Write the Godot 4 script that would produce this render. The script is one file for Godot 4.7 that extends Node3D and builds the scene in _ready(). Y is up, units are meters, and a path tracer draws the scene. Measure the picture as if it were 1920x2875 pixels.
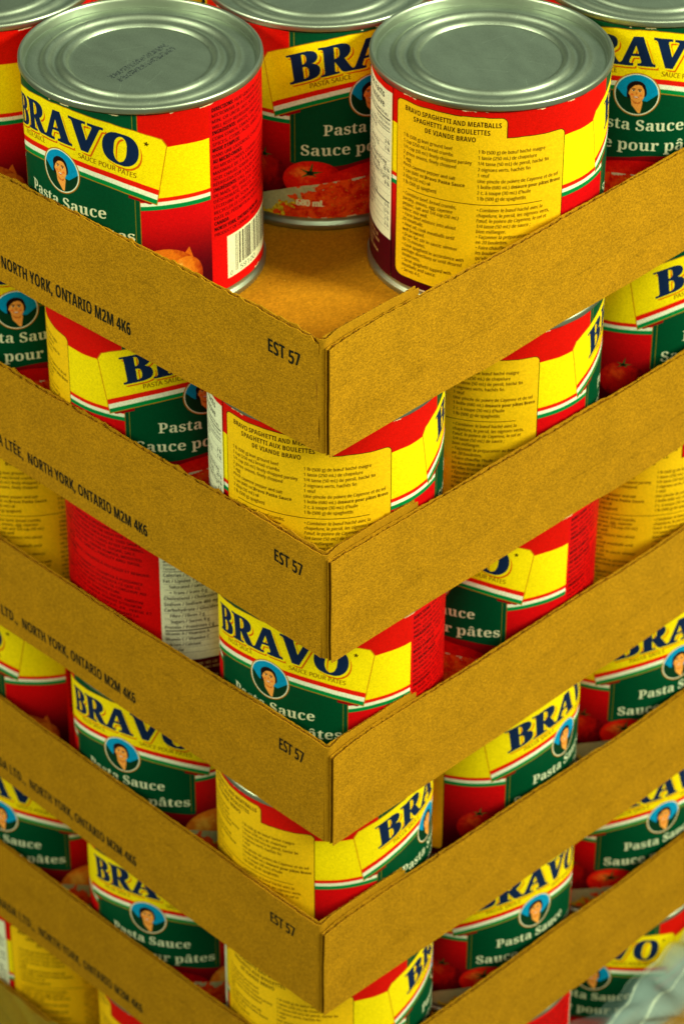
extends Node3D

# ---------------------------------------------------------------- measures (metres)
const S2 := 0.70710678
const PITCH := 0.1017      # can to can
const CAN_R := 0.0507      # seam radius
const CAN_H := 0.0990
const STEP := 0.10311      # tray to tray
const WALL_H := 0.0528
const CARD_T := 0.0024     # corrugated board
const TRAY_L := 0.3130
const CAM_POS := Vector3(0.0, 0.67868, 0.98997)

var rng := RandomNumberGenerator.new()
var used := {}
var fonts := {}
var glyph_cache := {}
var img: Image             # the picture being painted
var px_mm := 13.116        # pixels per millimetre of that picture
var off_mm := 0.0
var mats := {}
var meshes := {}


func _ready() -> void:
	rng.seed = 57
	# ---------------------------------------------------------------- camera
	var cam := Camera3D.new()
	cam.name = "camera"
	add_child(cam)
	var fwd := Vector3(0.0035288, -0.58104824, -0.81386147).normalized()
	var right := Vector3(0.99999312, 0.00298337, 0.0022059)
	right = (right - fwd * right.dot(fwd)).normalized()
	cam.transform = Transform3D(Basis(right, right.cross(fwd), -fwd), CAM_POS)
	var attr := CameraAttributesPhysical.new()
	attr.frustum_focal_length = 71.4
	attr.frustum_focus_distance = 1.20
	attr.exposure_aperture = 11.5
	cam.attributes = attr
	cam.fov = 19.076
	cam.near = 0.05
	cam.far = 30.0
	cam.current = true
	# ---------------------------------------------------------------- surroundings and lamps
	var env := Environment.new()
	env.background_mode = Environment.BG_COLOR
	env.background_color = Color(0.395, 0.435, 0.36)
	env.background_energy_multiplier = 1.0
	env.tonemap_mode = Environment.TONE_MAPPER_LINEAR
	env.tonemap_exposure = 0.95
	env.sdfgi_enabled = true
	env.ssao_enabled = true
	env.ssil_enabled = true
	var we := WorldEnvironment.new()
	we.name = "surroundings"
	we.environment = env
	add_child(we)
	lamp("store_light", Vector3(1.74, 1.25, 0.55), Vector2(0.40, 0.40), Color(0.98, 1.0, 0.82), 8.8)
	lamp("store_light", Vector3(-1.58, 1.28, 0.62), Vector2(0.55, 0.45), Color(0.98, 1.0, 0.82), 4.2)
	lamp("store_light", Vector3(0.25, 1.75, 1.75), Vector2(1.0, 0.5), Color(0.98, 1.0, 0.82), 1.9)
	lamp("store_light", Vector3(0.9, 2.4, -2.6), Vector2(3.0, 2.2), Color(0.92, 1.0, 0.86), 1.0)
	# ---------------------------------------------------------------- materials and ground
	make_materials()
	var fl := BoxMesh.new()
	fl.size = Vector3(6, 0.05, 6)
	var fo := MeshInstance3D.new()
	fo.name = "floor"
	fo.mesh = fl
	fo.material_override = mats.floor
	fo.position = Vector3(0, -5 * STEP - 0.026, 0)
	fo.set_meta("kind", "structure")
	add_child(fo)
	# ---------------------------------------------------------------- the stack
	# corner of every tray (metres), its turn (degrees)
	var corners := [Vector2(-0.0008, 0.00302), Vector2(-0.00008, 0.00257), Vector2(0.00093, 0.00016), Vector2(-0.00296, -0.00067), Vector2(0.00152, -0.00369), Vector2(0.0014, -0.00138)]
	var turns := [1.126, 0.108, 0.092, -0.902, -0.179, -0.344]
	var tray_words := [
		"brown cardboard tray on top of the stack, its front corner empty of a can",
		"brown cardboard tray second from the top, under the tray with the empty corner",
		"brown cardboard tray third from the top of the stack",
		"brown cardboard tray fourth from the top of the stack",
		"brown cardboard tray fifth from the top, its front corner just below the picture",
		"brown cardboard tray at the bottom of the stack, wrapped in plastic film"]
	for n in 6:
		tray(n, Vector3(corners[n].x, -n * STEP, corners[n].y), turns[n], tray_words[n])
	# n, i (along the printed wall), j (along the plain wall), facing, slide along i and j in mm, label
	var cans := [
		[0, 1, 0, -44.0, 2.1, -2.4, "pasta sauce can in the top tray showing its barcode, date stamp on its lid"],
		[0, 0, 1, 113.0, 1.5, -1.5, "pasta sauce can in the top tray showing its yellow spaghetti and meatballs recipe panel"],
		[0, 1, 1, 26.0, -0.4, -0.4, "pasta sauce can in the top tray behind the empty corner, showing 680 mL"],
		[0, 2, 0, -55.0, 2.4, -1.0, "pasta sauce can in the top tray behind the barcode can, cut by the picture's edge"],
		[0, 0, 2, -4.0, 0.6, 1.4, "pasta sauce can in the top tray with round portrait beside the recipe panel can"],
		[0, 2, 1, 60.0, 0.6, 0.8, "can in the top tray's second row, only a sliver of lid in view"],
		[1, 0, 0, 107.0, 1.7, -1.0, "corner can of the second tray with the whole meatballs recipe title in view"],
		[1, 1, 0, 21.5, 2.1, -1.7, "can in the second tray showing B and PASTA SAUCE, under the printed wall above"],
		[1, 2, 0, 1.0, 2.6, -1.5, "can in the second tray with its round portrait, under the address on the tray above"],
		[1, 0, 1, 101.0, 1.8, -1.6, "can in the second tray with recipe panel half in shadow beside the corner can"],
		[1, 0, 2, 50.0, 1.2, -1.0, "can in the second tray with shaded yellow band and a green tomato stem"],
		[1, 1, 1, 140.0, 1.2, -1.0, "can behind the corner can of the second tray, seen through the narrow gap"],
		[2, 0, 0, -33.0, 0.3, -0.4, "corner can of the third tray with its big blue name and whole portrait"],
		[2, 1, 0, -162.0, 0.3, -0.3, "can in the third tray showing plain red ingredients panel and white nutrition table"],
		[2, 2, 0, 130.0, 0.6, -0.6, "can in the third tray with a dim recipe panel beside the red ingredients panel"],
		[2, 0, 1, -30.0, 0.2, -0.1, "can in the third tray with letter O, green pâtes words and shaded front"],
		[2, 0, 2, 132.0, 0.2, 0.4, "can in the third tray with brightly lit recipe panel, shadowed beside a red can"],
		[2, 1, 1, -60.0, 0.0, 0.0, "can behind the corner can of the third tray, nearly hidden"],
		[3, 0, 0, 69.5, 0.8, -0.7, "corner can of the fourth tray, half recipe panel and half B R"],
		[3, 1, 0, -33.0, 1.1, -0.9, "can in the fourth tray with portrait and big blue name beside the corner can"],
		[3, 2, 0, -65.0, 1.3, -0.9, "can in the fourth tray with plain yellow band and dark red ingredients strip"],
		[3, 0, 1, 59.5, 1.6, -1.5, "can in the fourth tray with B R A over a portrait and a tomato"],
		[3, 0, 2, 40.0, 1.4, -1.2, "can in the fourth tray furthest along the plain wall, portrait cut by the picture's edge"],
		[3, 1, 1, 97.0, 0.0, 0.0, "can behind the fourth tray's corner can, its recipe panel seen in the gap"],
		[4, 0, 0, 88.0, 1.9, -1.6, "corner can of the fifth tray with pale recipe panel, at the picture's bottom"],
		[4, 1, 0, -25.0, 1.0, -0.9, "can in the fifth tray with B R A and portrait beside the pale recipe can"],
		[4, 2, 0, -36.0, 1.4, -0.9, "can in the fifth tray showing V and O above a dim onion"],
		[4, 0, 1, 39.5, 1.9, -1.9, "can in the fifth tray with R A V, portrait and bowl beside the corner can"],
		[4, 0, 2, 37.0, 1.4, -1.2, "can in the fifth tray with R A over a portrait, furthest along the plain wall"],
		[4, 1, 1, 20.0, 0.0, 0.0, "can behind the corner can of the fifth tray, nearly hidden"],
		[5, 2, 0, 124.0, 1.0, 0.0, "can in the film wrapped tray with blurred yellow recipe panel"],
		[5, 1, 0, 45.0, 1.0, 0.0, "can in the film wrapped tray, greenish under the plastic beside the yellow one"],
		[5, 0, 1, -72.0, 0.0, 0.0, "can in the film wrapped tray with faded red band under milky plastic"],
		[5, 0, 2, -4.0, 0.0, 0.0, "can in the film wrapped tray with a blurred yellow V and O"],
		[5, 0, 0, 60.0, 0.0, 0.0, "corner can of the film wrapped tray, below the picture"],
	]
	for c in cans:
		var turn: float = deg_to_rad(turns[c[0]])
		var m := 0.0543
		var e1 := Vector3(-S2, 0, -S2)
		var e2 := Vector3(S2, 0, -S2)
		var q: Vector3 = e1 * (m + c[1] * PITCH + c[4] * 0.001) + e2 * (m + c[2] * PITCH + c[5] * 0.001)
		q = q.rotated(Vector3.UP, turn)
		var at: Vector3 = q + Vector3(corners[c[0]].x, -c[0] * STEP + (0.0042 if c[0] == 0 else 0.0012), corners[c[0]].y)
		can(at, c[3], c[6], ["cans in the top tray", "cans in the second tray", "cans in the third tray", "cans in the fourth tray", "cans in the fifth tray", "cans in the film wrapped tray"][c[0]], c[0] == 0 and c[1] == 1 and c[2] == 0)
	film()


# ==================================================================== small helpers
func numbered(called: String) -> String:
	used[called] = used.get(called, -1) + 1
	return called if used[called] == 0 else "%s_%03d" % [called, used[called]]


func lamp(called: String, at: Vector3, size: Vector2, col: Color, energy: float) -> void:
	var l := AreaLight3D.new()
	l.name = numbered(called)
	add_child(l)
	l.area_size = size
	l.light_color = col
	l.light_energy = energy
	l.shadow_enabled = true
	l.transform = Transform3D(Basis.IDENTITY, at).looking_at(Vector3(0, -0.15, -0.1))


func part(called: String, mesh: Mesh, mat: Material, parent: Node) -> MeshInstance3D:
	var o := MeshInstance3D.new()
	o.name = called
	o.mesh = mesh
	o.material_override = mat
	parent.add_child(o, true)
	return o


# ==================================================================== painting
func font(called: String, bold: bool) -> Font:
	var k := called + str(bold)
	if not fonts.has(k):
		var f := SystemFont.new()
		f.font_names = [called]
		f.font_weight = 700 if bold else 400
		fonts[k] = f
	return fonts[k]


func glyphs(s: String, called: String, bold: bool, fine: float) -> Array:
	var key := "%s|%s|%s|%s" % [s, called, bold, fine]
	if not glyph_cache.has(key):
		var m := TextMesh.new()
		m.font = font(called, bold)
		m.font_size = 64
		m.pixel_size = 1.0
		m.depth = 0.0
		m.curve_step = fine
		m.horizontal_alignment = HORIZONTAL_ALIGNMENT_LEFT
		m.text = s
		var a := m.get_mesh_arrays()
		var v: PackedVector3Array = a[Mesh.ARRAY_VERTEX]
		var ix: PackedInt32Array = a[Mesh.ARRAY_INDEX] if a[Mesh.ARRAY_INDEX] != null else PackedInt32Array(range(v.size()))
		var box := m.get_aabb()
		glyph_cache[key] = [v, ix, box]
	return glyph_cache[key]


func fill(poly: PackedVector2Array, col: Color) -> void:
	var lo := INF
	var hi := -INF
	for p in poly:
		lo = minf(lo, p.y)
		hi = maxf(hi, p.y)
	var n := poly.size()
	var hmax := img.get_height() - 1
	for y in range(maxi(0, ceili(lo - 0.5)), mini(hmax, ceili(hi - 0.5) - 1) + 1):
		var yc := y + 0.5
		var xs := PackedFloat32Array()
		for i in n:
			var a := poly[i]
			var b := poly[(i + 1) % n]
			if (a.y <= yc) != (b.y <= yc):
				xs.append(a.x + (yc - a.y) * (b.x - a.x) / (b.y - a.y))
		xs.sort()
		for k in range(0, xs.size() - 1, 2):
			var x0 := ceili(xs[k] - 0.5)
			var x1 := ceili(xs[k + 1] - 0.5)
			if x1 > x0:
				img.fill_rect(Rect2i(x0, y, x1 - x0, 1), col)


func P(x: float, y: float) -> Vector2:   # millimetres to pixels
	return Vector2((x + off_mm) * px_mm, y * px_mm)


func poly_mm(pts: Array, col: Color) -> void:
	var a := PackedVector2Array()
	for p in pts:
		a.append(P(p.x, p.y))
	fill(a, col)


func rect_mm(x0: float, y0: float, x1: float, y1: float, col: Color) -> void:
	var a := P(x0, y0)
	var b := P(x1, y1)
	img.fill_rect(Rect2i(roundi(a.x), roundi(a.y), roundi(b.x) - roundi(a.x), roundi(b.y) - roundi(a.y)), col)


func ellipse_pts(cx: float, cy: float, rx: float, ry: float, tilt := 0.0, n := 48) -> Array:
	var a := []
	for i in n:
		var t := TAU * i / n
		a.append(Vector2(cx, cy) + Vector2(rx * cos(t), ry * sin(t)).rotated(tilt))
	return a


func round_rect_pts(x0: float, y0: float, x1: float, y1: float, r: float) -> Array:
	var a := []
	for c in [[x0 + r, y0 + r, PI], [x1 - r, y0 + r, 1.5 * PI], [x1 - r, y1 - r, 0.0], [x0 + r, y1 - r, 0.5 * PI]]:
		for k in 7:
			var t: float = c[2] + k * PI / 12
			a.append(Vector2(c[0] + r * cos(t), c[1] + r * sin(t)))
	return a


# cap: height of a capital, wide: width of the whole line (0: cap * squeeze), align 0 left 1 centre 2 right
func text(s: String, called: String, bold: bool, x: float, base: float, cap: float, wide: float, col: Color, align := 0, shear := 0.0, bent := false, squeeze := 1.0, fat := 0.0, fine := 3.0) -> void:
	var h: Array = glyphs("H", called, bold, 2.0)
	var g: Array = glyphs(s, called, bold, fine)
	var hb: AABB = h[2]
	var gb: AABB = g[2]
	var sy := cap / hb.size.y
	var sx := (wide / gb.size.x) if wide > 0.0 else sy * squeeze
	var v: PackedVector3Array = g[0]
	var ix: PackedInt32Array = g[1]
	var ox := x - gb.size.x * sx * align * 0.5
	var shifts := [0.0] if fat == 0.0 else [-fat, 0.0, fat]
	var tri := PackedVector2Array()
	tri.resize(3)
	for d in shifts:
		for k in range(0, ix.size(), 3):
			for c in 3:
				var p := v[ix[k + c]]
				var yy := (p.y - hb.position.y) * sy
				var q := Vector2(ox + (p.x - gb.position.x) * sx + yy * shear + d, base - yy)
				if bent:
					q = arch(q)
				tri[c] = P(q.x, q.y)
			fill(tri, col)


# ==================================================================== the can's paper label
const DEG := 0.8675        # millimetres of label per degree
const LH := 92.0           # label height in millimetres

func arch(q: Vector2) -> Vector2:   # the banner bends over the front of the can
	return Vector2(q.x * (1.0 - 0.0037 * (q.y - 1.4)), q.y + q.x * q.x / 197.0)


func arch_strip(y0: float, y1: float, half: float, col: Color, r0 := 0.0) -> void:
	var a := []
	for i in 41:
		var x := lerpf(-half, half, i / 40.0)
		var k := maxf(0.0, absf(x) - (half - r0))
		a.append(arch(Vector2(x, y0 + (r0 - sqrt(maxf(0.0, r0 * r0 - k * k)) if r0 > 0.0 else 0.0))))
	for i in 41:
		a.append(arch(Vector2(lerpf(half, -half, i / 40.0), y1)))
	poly_mm(a, col)


func lines(rows: Array, called: String, x: float, y: float, step: float, cap: float, col: Color, shear := 0.0, squeeze := 0.82) -> float:
	for r in rows:
		var s: String = r
		if s == "":
			y += step
			continue
		var bold := s.begins_with("#")
		if bold:
			s = s.substr(1)
		text(s, called, bold, x, y, cap, 0.0, col, 0, shear, false, squeeze, 0.035, 6.0)
		y += step
	return y


func paint_label() -> ImageTexture:
	px_mm = 4096.0 / (360.0 * DEG)
	off_mm = 165.0 * DEG
	img = Image.create(4096, 1208, false, Image.FORMAT_RGB8)
	var red := Color8(204, 14, 4)
	var yellow := Color8(240, 212, 6)
	var white := Color8(232, 234, 214)
	var green := Color8(0, 128, 62)
	var deep := Color8(0, 68, 40)
	var navy := Color8(14, 34, 74)
	var gold := Color8(186, 120, 12)
	var orange := Color8(206, 92, 8)
	var ink := Color8(44, 22, 6)
	var left := -165.0 * DEG
	var rightx := 195.0 * DEG
	# ground: red above, bands, red running into maroon
	rect_mm(left, 0, rightx, 16.0, red)
	rect_mm(left, 15.6, rightx, 40.0, yellow)
	rect_mm(left, 39.6, rightx, 41.4, Color8(222, 30, 8))
	rect_mm(left, 41.4, rightx, 43.2, white)
	rect_mm(left, 43.2, rightx, 45.2, green)
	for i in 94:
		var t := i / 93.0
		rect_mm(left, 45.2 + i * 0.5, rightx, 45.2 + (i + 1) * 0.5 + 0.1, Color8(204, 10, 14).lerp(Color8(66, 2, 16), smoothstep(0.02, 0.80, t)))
	# tomatoes, bowl and onion along the foot of the front
	foot()
	# green panel
	var panel := [Vector2(-41.0 * DEG, 0), Vector2(41.0 * DEG, 0), Vector2(41.0 * DEG, 64.5)]
	for i in 25:
		var x := lerpf(41.0, -41.0, i / 24.0)
		panel.append(Vector2(x * DEG, 64.5 + 1.6 * sin((x + 41) * 0.09)))
	poly_mm(panel, deep)
	for s in [-1, 1]:
		rect_mm(s * 38.7 * DEG - 0.14, 0, s * 38.7 * DEG + 0.14, 64.0, Color8(150, 120, 20))
		rect_mm(s * 41.0 * DEG - 0.14, 0, s * 41.0 * DEG + 0.14, 64.0, Color8(150, 100, 20))
	foot_front()
	# banner
	for i in 2:   # the banner's printed drop shadow on the bands behind it
		var a := []
		for s in [[-47.6, 29.0], [-35.0, 29.0], [-35.0, 32.6], [-45.0, 32.0]]:
			a.append(arch(Vector2(s[0] * (1 if i == 0 else -1), s[1])))
		poly_mm(a, Color8(140, 4, 10))
	arch_strip(1.1, 31.3, 47.9, gold, 2.4)
	arch_strip(1.5, 24.5, 47.5, yellow, 2.2)
	arch_strip(24.2, 26.6, 47.5, Color8(222, 26, 8))
	arch_strip(26.6, 28.9, 47.5, white)
	arch_strip(28.9, 30.9, 47.5, green)
	var word := "BRAVO"
	for d in [[1.5, 1.4, orange, 0.75], [0.8, 0.75, yellow, 0.9], [0.0, 0.0, navy, 0.7]]:
		text(word, "Droid Serif", true, -37.0 + d[0], 18.6 + d[1], 14.2, 73.5, d[2], 0, 0.0, true, 1.0, d[3], 1.0)
		if d[3] > 0.7:
			text(word, "Droid Serif", true, -37.0 + d[0] - 0.5, 18.6 + d[1] - 0.3, 14.2, 73.0, d[2], 0, 0.0, true, 1.0, d[3], 1.0)
	text("*", "Droid Sans", true, 38.6, 7.6, 3.0, 0.0, ink, 0, 0.0, true)
	text("PASTA SAUCE", "Droid Sans", false, -29.0, 22.6, 2.3, 19.0, Color8(128, 84, 8), 0, 0.0, true, 1.0, 0.07)
	text("SAUCE POUR PÂTES", "Droid Sans", false, 10.8, 22.6, 2.3, 26.5, Color8(128, 84, 8), 0, 0.0, true, 1.0, 0.07)
	# medallion with a portrait
	var my := 32.6
	poly_mm(ellipse_pts(0, my, 10.2, 10.6), Color8(176, 104, 16))
	poly_mm(ellipse_pts(0, my, 9.7, 10.1), white)
	poly_mm(ellipse_pts(0, my, 9.2, 9.6), Color8(0, 140, 200))
	var coat := []
	for i in 33:
		var t := lerpf(-0.05, PI + 0.25, i / 32.0)
		coat.append(Vector2(9.2 * cos(t), my + 9.6 * sin(t)))
	coat.append_array([Vector2(-5.2, my + 1.5), Vector2(-3.2, my + 1.6), Vector2(1.2, my + 2.6), Vector2(4.6, my + 3.2)])
	poly_mm(coat, Color8(8, 52, 30))
	var hair := Color8(30, 14, 14)
	var skin := Color8(244, 158, 70)
	var shade := Color8(206, 108, 40)
	poly_mm(ellipse_pts(-0.3, my - 2.9, 4.1, 3.7, -0.25), hair)
	poly_mm(ellipse_pts(-3.1, my - 0.6, 1.2, 2.8, 0.12), hair)
	poly_mm(ellipse_pts(3.1, my - 1.6, 1.1, 2.6, -0.12), hair)
	poly_mm([Vector2(-2.7, my + 0.6), Vector2(2.2, my + 1.4), Vector2(2.7, my + 4.0), Vector2(1.9, my + 9.2), Vector2(0.9, my + 9.0), Vector2(-2.0, my + 5.2)], skin)
	poly_mm([Vector2(-2.4, my + 2.6), Vector2(0.6, my + 4.0), Vector2(2.2, my + 2.9), Vector2(1.4, my + 4.6), Vector2(-0.6, my + 4.6)], shade)
	poly_mm(ellipse_pts(0.1, my - 0.8, 3.25, 4.6, -0.1), skin)
	poly_mm(ellipse_pts(-3.0, my - 0.6, 0.5, 0.9), skin)
	poly_mm([Vector2(-3.2, my - 2.0), Vector2(-2.7, my - 4.9), Vector2(-0.6, my - 5.7), Vector2(2.0, my - 5.4), Vector2(3.1, my - 2.4), Vector2(2.0, my - 4.4), Vector2(0.6, my - 4.8), Vector2(-1.2, my - 4.3), Vector2(-2.4, my - 3.1)], hair)
	for e in [[-1.45, -1.9, 0.06], [1.2, -1.65, 0.06]]:
		poly_mm(ellipse_pts(e[0], my + e[1], 0.62, 0.30, 0.08), Color8(240, 226, 200))
		poly_mm(ellipse_pts(e[0] + 0.05, my + e[1], 0.30, 0.30), hair)
		poly_mm(ellipse_pts(e[0], my + e[1] - 0.36, 0.80, 0.14, 0.08), hair)
		poly_mm(ellipse_pts(e[0], my + e[1] - 0.95, 0.95, 0.17, 0.1), Color8(70, 32, 18))
	poly_mm([Vector2(-0.2, my - 1.6), Vector2(0.35, my - 0.1), Vector2(-0.5, my + 0.1)], shade)
	poly_mm(ellipse_pts(-2.0, my + 0.1, 0.7, 0.5), Color8(230, 112, 52))
	poly_mm(ellipse_pts(1.7, my + 0.4, 0.6, 0.5), Color8(230, 112, 52))
	var smile := []
	for i in 13:
		var t := lerpf(-1.0, 1.0, i / 12.0)
		smile.append(Vector2(-0.2 + t * 1.35, my + 1.0 + 0.12 * t + 0.05 * t * t))
	for i in 13:
		var t := lerpf(1.0, -1.0, i / 12.0)
		smile.append(Vector2(-0.2 + t * 1.35, my + 1.0 + 0.12 * t + 0.95 * (1.0 - t * t)))
	poly_mm(smile, Color8(184, 44, 30))
	poly_mm(ellipse_pts(-0.2, my + 1.3, 0.95, 0.25, 0.09), Color8(244, 238, 220))
	# product name
	var cream := Color8(224, 226, 196)
	text("Pasta Sauce", "Droid Serif", true, 0.0, 50.3, 5.3, 42.5, cream, 1, 0.0, false, 1.0, 0.0, 1.5)
	text("Sauce pour pâtes", "Droid Serif", true, 1.0, 60.3, 5.3, 64.0, cream, 1, 0.0, false, 1.0, 0.0, 1.5)
	text("680 mL", "Droid Sans", false, -33.0, 86.0, 3.2, 12.0, Color8(238, 232, 190), 0, 0.0, false, 1.0, 0.3)
	ingredients_panel(red, ink, white)
	nutrition_panel(white)
	recipe_panel(ink)
	var r3 := RandomNumberGenerator.new()
	r3.seed = 22
	for i in 26:   # nicks along the top and bottom edge where the print has come off
		var x := r3.randf_range(left + 4.0, rightx - 6.0)
		var long := r3.randf_range(0.6, 5.0)
		var y := 0.0 if i % 3 else LH
		var a := [Vector2(x, y - 1.0)]
		for k in 6:
			a.append(Vector2(x + long * k / 5.0, y + (1.0 if y == 0.0 else -1.0) * r3.randf_range(0.15, 0.7)))
		a.append(Vector2(x + long, y - 1.0))
		if y > 1.0:
			a[0].y = y + 1.0
			a[-1].y = y + 1.0
		poly_mm(a, Color8(226, 206, 166))
	img.resize(2048, 604, Image.INTERPOLATE_BILINEAR)
	# the grain of the print on uncoated paper
	var r2 := RandomNumberGenerator.new()
	r2.seed = 4
	var n2 := FastNoiseLite.new()
	n2.seed = 14
	n2.noise_type = FastNoiseLite.TYPE_VALUE
	n2.frequency = 0.28
	for y in 604:
		for x in 2048:
			var k := 1.0 + n2.get_noise_2d(x, y) * 0.08 + (r2.randf() - 0.5) * 0.17
			var c := img.get_pixel(x, y)
			img.set_pixel(x, y, Color(minf(1.0, c.r * k + 0.02 * (k - 1.0)), minf(1.0, c.g * k), minf(1.0, c.b * k)))
	return ImageTexture.create_from_image(img)


func ingredients_panel(red: Color, ink: Color, white: Color) -> void:
	var x0 := 76.0 * DEG
	var x1 := 153.0 * DEG
	rect_mm(x0, 0, x1, LH, Color8(206, 10, 10))
	for k in 8:
		rect_mm(x0, LH - 13 + k, x0 + 1.2, LH, Color8(206, 10, 10))
	var t := Color8(64, 4, 8)
	var d := Color8(24, 4, 8)
	var y := 4.4
	var rows := [
		"#DIRECTIONS:|HEAT GENTLY IN A SAUCEPAN, STIRRING OFTEN, OR", "|MICROWAVE IN A COVERED DISH ON HIGH FOR 3 TO 4",
		"|MIN. OR UNTIL HOT. SERVE OVER PASTA. THIS SAUCE", "|WILL KEEP REFRIGERATED FOR 5 DAYS AFTER OPENING.",
		"#INGREDIENTS:|WATER, TOMATO PASTE, SUGAR, SALT,", "|CORN STARCH, CANOLA OIL, ONION POWDER, MODIFIED", "|SPICES, CITRIC ACID, GARLIC, PARSLEY AND BASIL.",
		"#MODE D'EMPLOI:|", "|DANS UNE CASSEROLE, CHAUFFER À FEU DOUX ET REMUER.",
		"#AU MICRO-ONDES:|", "|AU MICRO-ONDES, COUVRIR ET CHAUFFER À PUISSANCE", "|MAXIMALE DE 3 À 4 MINUTES OU JUSQU'À CE QUE CE",
		"|SOIT CHAUD. SERVIR SUR DES PÂTES. SE CONSERVE AU", "|RÉFRIGÉRATEUR 5 JOURS APRÈS OUVERTURE.",
		"#INGRÉDIENTS:|EAU, PÂTE DE TOMATES, SUCRE, AMIDON", "|DE MAÏS, SEL, HUILE DE CANOLA, POUDRE D'OIGNON", "|DÉSHYDRATÉ, ÉPICES, ACIDE CITRIQUE, AIL, PERSIL ET",
		"|LÉCITHINE DE SOYA, BASILIC. MEILLEUR AVANT LA", "|RECYCLER LE CONTENANT VIDE S'IL VOUS PLAÎT.", "|DATE DE PÉREMPTION SUR LE COUVERCLE.",
		"#CANADA|", "#NORTH YORK, ONTARIO M2M 4K6|", "|PRODUCT OF CANADA - PRODUIT DU CANADA",
	]
	for r in rows:
		var c: PackedStringArray = r.split("|")
		var x := x0 + 1.6
		if c[0] != "":
			var h: String = c[0].substr(1)
			text(h, "Droid Sans", true, x, y, 1.75, 0.0, d, 0, 0.0, false, 0.8, 0.05, 6.0)
			x += glyphs(h, "Droid Sans", true, 6.0)[2].size.x * 1.75 / glyphs("H", "Droid Sans", true, 2.0)[2].size.y * 0.8 + 1.0
		if c[1] != "":
			text(c[1], "Droid Sans", false, x, y, 1.55, minf(x1 - 2.0 - x, c[1].length() * 1.22), t, 0, 0.0, false, 1.0, 0.06, 6.0)
		y += 2.72
	# bar code
	var bx := 85.5 * DEG
	rect_mm(bx, 66.5, bx + 44.0, 87.5, Color8(222, 222, 190))
	var r := RandomNumberGenerator.new()
	r.seed = 91
	var x := bx + 5.0
	var bars := 0
	while x < bx + 40.0:
		var w: float = [0.33, 0.33, 0.66, 0.99][r.randi() % 4]
		rect_mm(x, 67.5, x + w, 85.8 if bars < 2 or x > bx + 38.5 else 83.2, Color8(40, 26, 24))
		x += w + [0.33, 0.33, 0.66, 0.99][r.randi() % 4]
		bars += 1
	text("0", "Droid Sans", false, bx + 1.6, 86.8, 2.3, 0.0, Color8(50, 60, 60), 0, 0.0, false, 0.9)
	text("59100", "Droid Sans", false, bx + 8.0, 86.6, 2.4, 12.0, Color8(50, 60, 60))


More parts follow.
